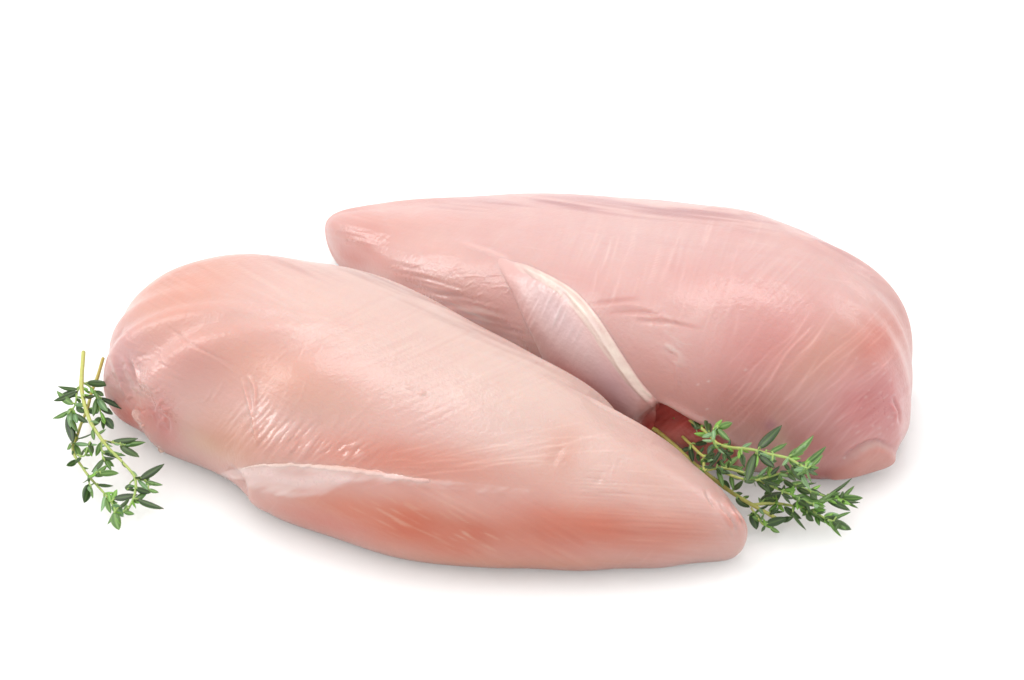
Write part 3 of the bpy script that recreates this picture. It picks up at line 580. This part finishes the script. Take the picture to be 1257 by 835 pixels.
LV = {'A': """335 305 510 325 60 0;240 375 80 355 42 0;245 385 45 475 52 0;250 405 120 400 60 0;185 495 78 400 60 1;135 560 38 630 50 1;150 525 185 690 48 2;172 590 248 730 62 1;215 560 240 660 50 2;235 600 330 650 50 0;130 625 205 825 78 0;245 460 270 492 34 0;310 440 385 435 48 0;245 530 300 575 52 0;320 545 420 570 42 0;355 385 410 410 26 2;400 380 470 430 40 0;460 440 648 545 44 0;415 440 495 545 56 2;392 450 380 600 46 1;412 460 415 570 46 2;440 530 555 580 52 0;430 600 385 680 50 0;465 600 465 710 36 0;485 610 555 710 66 0;440 570 480 650 30 3;200 520 215 580 30 3;365 720 385 800 34 1;150 600 150 560 24 3""",
'B': """440 70 650 50 62 0;500 92 715 85 52 1;520 125 668 220 66 0;545 118 658 175 36 2;378 160 560 200 36 2;392 185 530 220 30 0;375 200 465 280 46 1;400 260 445 315 36 1;378 225 285 325 84 0;300 350 345 280 32 2;330 345 410 275 40 1;350 360 500 340 50 1;270 428 220 580 78 0;265 430 275 490 36 2;290 460 295 540 26 1;335 430 452 455 48 0;385 545 370 660 42 2;405 540 440 655 44 1;428 575 420 500 32 3;450 555 490 485 46 3;480 515 650 530 66 0;450 540 500 610 30 3;450 620 545 690 80 2;455 660 420 765 28 1;460 665 505 795 76 1;535 650 630 675 36 1;590 600 545 650 52 1;510 605 590 545 46 0;690 388 870 275 62 0;660 400 765 500 34 2;740 410 860 440 42 1;650 470 765 500 46 0;560 490 600 430 60 0;580 490 625 440 42 2;620 590 745 485 56 1;680 545 868 620 58 0;600 640 615 600 44 0;165 72 320 15 56 0;145 95 270 115 36 2;150 110 185 200 52 1;92 100 90 145 36 1;165 245 75 283 46 0;200 225 150 262 30 0;230 120 240 190 36 1;270 60 290 180 46 0;340 90 320 200 42 1;260 110 285 205 32 3;745 440 735 400 30 3;625 570 650 620 34 3""",
'C': """480 268 490 75 84 0;530 245 605 165 42 3;590 250 705 195 66 1;560 255 675 355 52 1;510 260 520 365 42 2;160 230 340 180 70 0;200 260 330 330 60 0;180 240 150 330 34 0;370 400 510 370 46 0;520 420 470 490 60 0;440 500 560 520 42 2;390 560 520 555 46 2;290 480 320 570 52 0;460 640 640 420 48 0;380 550 435 630 42 1;620 600 760 535 62 1;600 612 740 620 28 2;640 490 720 480 56 0;560 570 625 540 50 0;530 630 680 690 42 0;560 660 620 820 46 1;690 680 720 835 44 1;600 740 680 830 64 0;730 830 810 770 72 0;540 720 590 760 42 0;905 730 930 815 44 1;800 540 830 600 44 0;230 460 295 455 60 0;350 500 380 570 40 0;560 590 590 640 30 1""",
'D': """255 312 490 130 96 0;300 300 420 225 48 2;365 350 535 305 52 1;235 420 405 445 48 2;270 440 420 530 66 0;240 430 240 530 26 3;210 400 150 660 90 0;80 440 120 530 44 0;280 600 360 530 46 2;385 600 475 530 42 0;390 510 450 465 32 0;255 635 420 610 38 1;275 645 470 735 54 0;240 665 370 785 42 0;610 402 815 210 80 1;622 395 750 300 46 2;610 400 715 390 38 3;740 460 945 320 56 1;740 490 825 415 46 3;760 485 880 470 46 2;820 510 915 405 38 1;790 540 860 545 24 0;590 520 690 660 68 0;690 545 790 750 58 2;760 550 805 690 28 1;575 730 720 680 52 1;570 600 640 660 52 0;740 680 850 705 32 0;540 760 640 760 38 3;345 330 380 355 36 3;640 680 730 720 46 0""",
'E': """150 355 210 515 78 0;320 455 480 425 78 0;250 440 280 380 22 1;260 440 310 450 32 3;290 460 350 510 28 3;250 265 430 180 116 0;300 205 395 280 52 1;400 290 390 205 28 3;420 280 460 350 42 3;330 325 450 355 28 0;460 320 615 410 72 0;530 390 650 520 42 0;470 200 520 280 44 0;570 215 740 290 92 1;450 150 565 160 38 3;700 135 815 200 52 0;870 185 1068 70 38 0;740 290 925 185 44 1;890 210 965 185 28 1;1020 205 1095 130 34 1;955 235 1165 235 64 1;1030 280 1130 325 24 1;955 250 1140 265 34 0;850 255 1060 350 56 0;880 260 940 285 24 3;720 340 840 340 44 3;730 320 780 300 42 2;690 360 860 465 48 1;740 390 850 450 44 0;820 390 980 400 72 2;940 380 1060 365 28 1;870 430 965 470 62 3;900 440 1065 515 72 0;870 440 980 580 34 1;650 390 735 440 62 0;590 150 700 190 54 0;580 270 660 310 62 0;430 210 540 240 34 0;30 180 85 190 32 0;85 205 145 210 32 1;10 250 150 315 58 0;700 215 760 240 44 0;600 340 680 370 44 1"""}
labels = ['thick-stemmed thyme sprig curving down at far left, its cut end uppermost',
          'thinner thyme sprig crossing under the other one at the far left, its tip lowest',
          'woody thyme sprig with blunt cut yellow end, against the front breast tip',
          'topmost thyme sprig reaching over the gap against the rear breast',
          'long bushy thyme sprig between the two breasts, its leafy end reaching farthest right']
sprigs = []
SP = []   # samples of stems: px, py, z, sprig
geo = {i: ([], [], []) for i in range(5)}
for (sp, fk, pts, za, zb, wa, wb_, ca_, cb_) in ST:
    pp = crv([fr(fk, *q) for q in pts], 7); n_ = len(pp); s = np.linspace(0, 1, n_)
    z = (za + (zb - za) * (s ** .45 if zb > za + 8 else s)) * .001; P3 = unproject(pp[:, 0], pp[:, 1], z)
    R = (wa + (wb_ - wa) * s) * .000247 * .5 * .95
    # nodes swell a little
    R = R * (1 + .12 * np.exp(-((s * 6) % 1 - .5) ** 2 / .01))
    C = np.array(ca_)[None] * (1 - s[:, None]) + np.array(cb_)[None] * s[:, None]
    V_, Q_, K_ = tube(P3, R, C); g0 = geo[sp]; off = len(g0[0]); g0[0].extend(V_); g0[1].extend([tuple(off + k for k in q) for q in Q_]); g0[2].extend(K_)
    for i in range(n_): SP.append((pp[i, 0], pp[i, 1], z[i], sp, len(SP) if False else (1 if i % 6 == 3 or i == n_ - 1 else 0)))
SP = np.array(SP)
for i in range(5):
    e = bpy.data.objects.new('thyme_sprig', None); link(e); ii = SP[SP[:, 3] == i]; c0 = unproject(*ii[len(ii) // 2, :2], ii[len(ii) // 2, 2]); e.location = (c0[0], c0[1], 0)
    tag(e, labels[i], 'herb sprig', 'thyme sprigs'); sprigs.append(e)
lr = np.random.default_rng(77)
# the small axillary leaves that crowd the nodes
extra = []
for i in np.where(SP[:, 4] > 0)[0]:
    px_, py_, z_, sp_ = SP[i, :4]
    if (sp_ == 2 and px_ < 915) or (sp_ <= 1 and py_ < 475): continue
    for _ in range(int(lr.integers(2, 4)) if sp_ >= 2 else 1):
        a_ = lr.uniform(0, 2 * math.pi) if lr.random() < .5 else lr.normal(.3, .7); L_ = lr.uniform(6, 14) if sp_ < 2 else lr.uniform(8, 19)
        if sp_ >= 2 and px_ < 832: continue
        extra.append('%.1f %.1f %.1f %.1f %.1f %d' % (px_, py_, px_ + L_ * math.cos(a_), py_ + L_ * math.sin(a_) * .8, lr.uniform(.3, .42) * L_, lr.choice([0, 0, 1, 1, 2, 3])))
LV['P'] = ';'.join(extra)
for fk, txt in LV.items():
    for row in txt.split(';'):
        x0, y0, x1, y1, w_, kd = map(float, row.split()); sc_ = FR[fk][0]; kd = int(kd)
        b0 = np.array(fr(fk, x0, y0)); t0 = np.array(fr(fk, x1, y1)); wpx = w_ / sc_
        d = np.hypot(SP[:, 0] - b0[0], SP[:, 1] - b0[1]) + np.where(SP[:, 4] > 0, 0, 3.5); j = int(np.argmin(d)); ctr = SP[j, :2]; gap = np.hypot(*(ctr - b0)); b0 = b0 + (ctr - b0) * (.45 if gap > 2.5 else .2); sp = int(SP[j, 3]); zb_ = SP[j, 2]
        dz = (-(t0[1] - b0[1]) * .10 + lr.normal(0, .8)) * .001; zt = max(zb_ + dz, .0012)
        zbase = max(zb_ + lr.uniform(-.0006, .001), .0012)
        B = unproject(b0[0], b0[1], zbase); t0 = t0 + (t0 - b0) * .05; T = unproject(t0[0], t0[1], zt)
        ax = T - B; Ln = np.linalg.norm(ax); ax /= Ln
        toc = CAM - B; toc /= np.linalg.norm(toc); nrm = np.array([0, 0, 1.]) * .6 + toc * .7 + lr.normal(0, .38, 3)
        nrm -= ax * (nrm @ ax); nrm /= np.linalg.norm(nrm); yy = np.cross(nrm, ax)
        wm_ = wpx * .000247 * 1.3
        M = Matrix(((ax[0] * Ln, yy[0] * wm_, nrm[0] * Ln * .8, B[0]), (ax[1] * Ln, yy[1] * wm_, nrm[1] * Ln * .8, B[1]), (ax[2] * Ln, yy[2] * wm_, nrm[2] * Ln * .8, B[2]), (0, 0, 0, 1)))
        o = bpy.data.objects.new('leaf', LEAF[(kd, int(lr.integers(0, 4)))]); link(o, sprigs[sp]); o.matrix_local = Matrix.Translation(-sprigs[sp].location) @ M
        # petiole joins the stem mesh
        S3 = unproject(SP[j, 0], SP[j, 1], zb_)
        if 1.0 < gap < 40:
            s = np.linspace(0, 1, 6)[:, None]; PP = S3 * (1 - s) + (B + ax * Ln * .05) * s; PP[:, 2] += .0004 * np.sin(math.pi * s[:, 0])
            V_, Q_, K_ = tube(PP, np.linspace(.00028, .0002, 6), [GRN] * 6, 6); g0 = geo[sp]; off = len(g0[0]); g0[0].extend(V_); g0[1].extend([tuple(off + k for k in q) for q in Q_]); g0[2].extend(K_)
for i in range(5):
    V_, Q_, K_ = geo[i]; me = mesh_np('stem', np.array(V_), np.array(Q_), STEM, np.array(K_), True)
    o = bpy.data.objects.new('stem', me); link(o, sprigs[i]); o.location = -sprigs[i].location
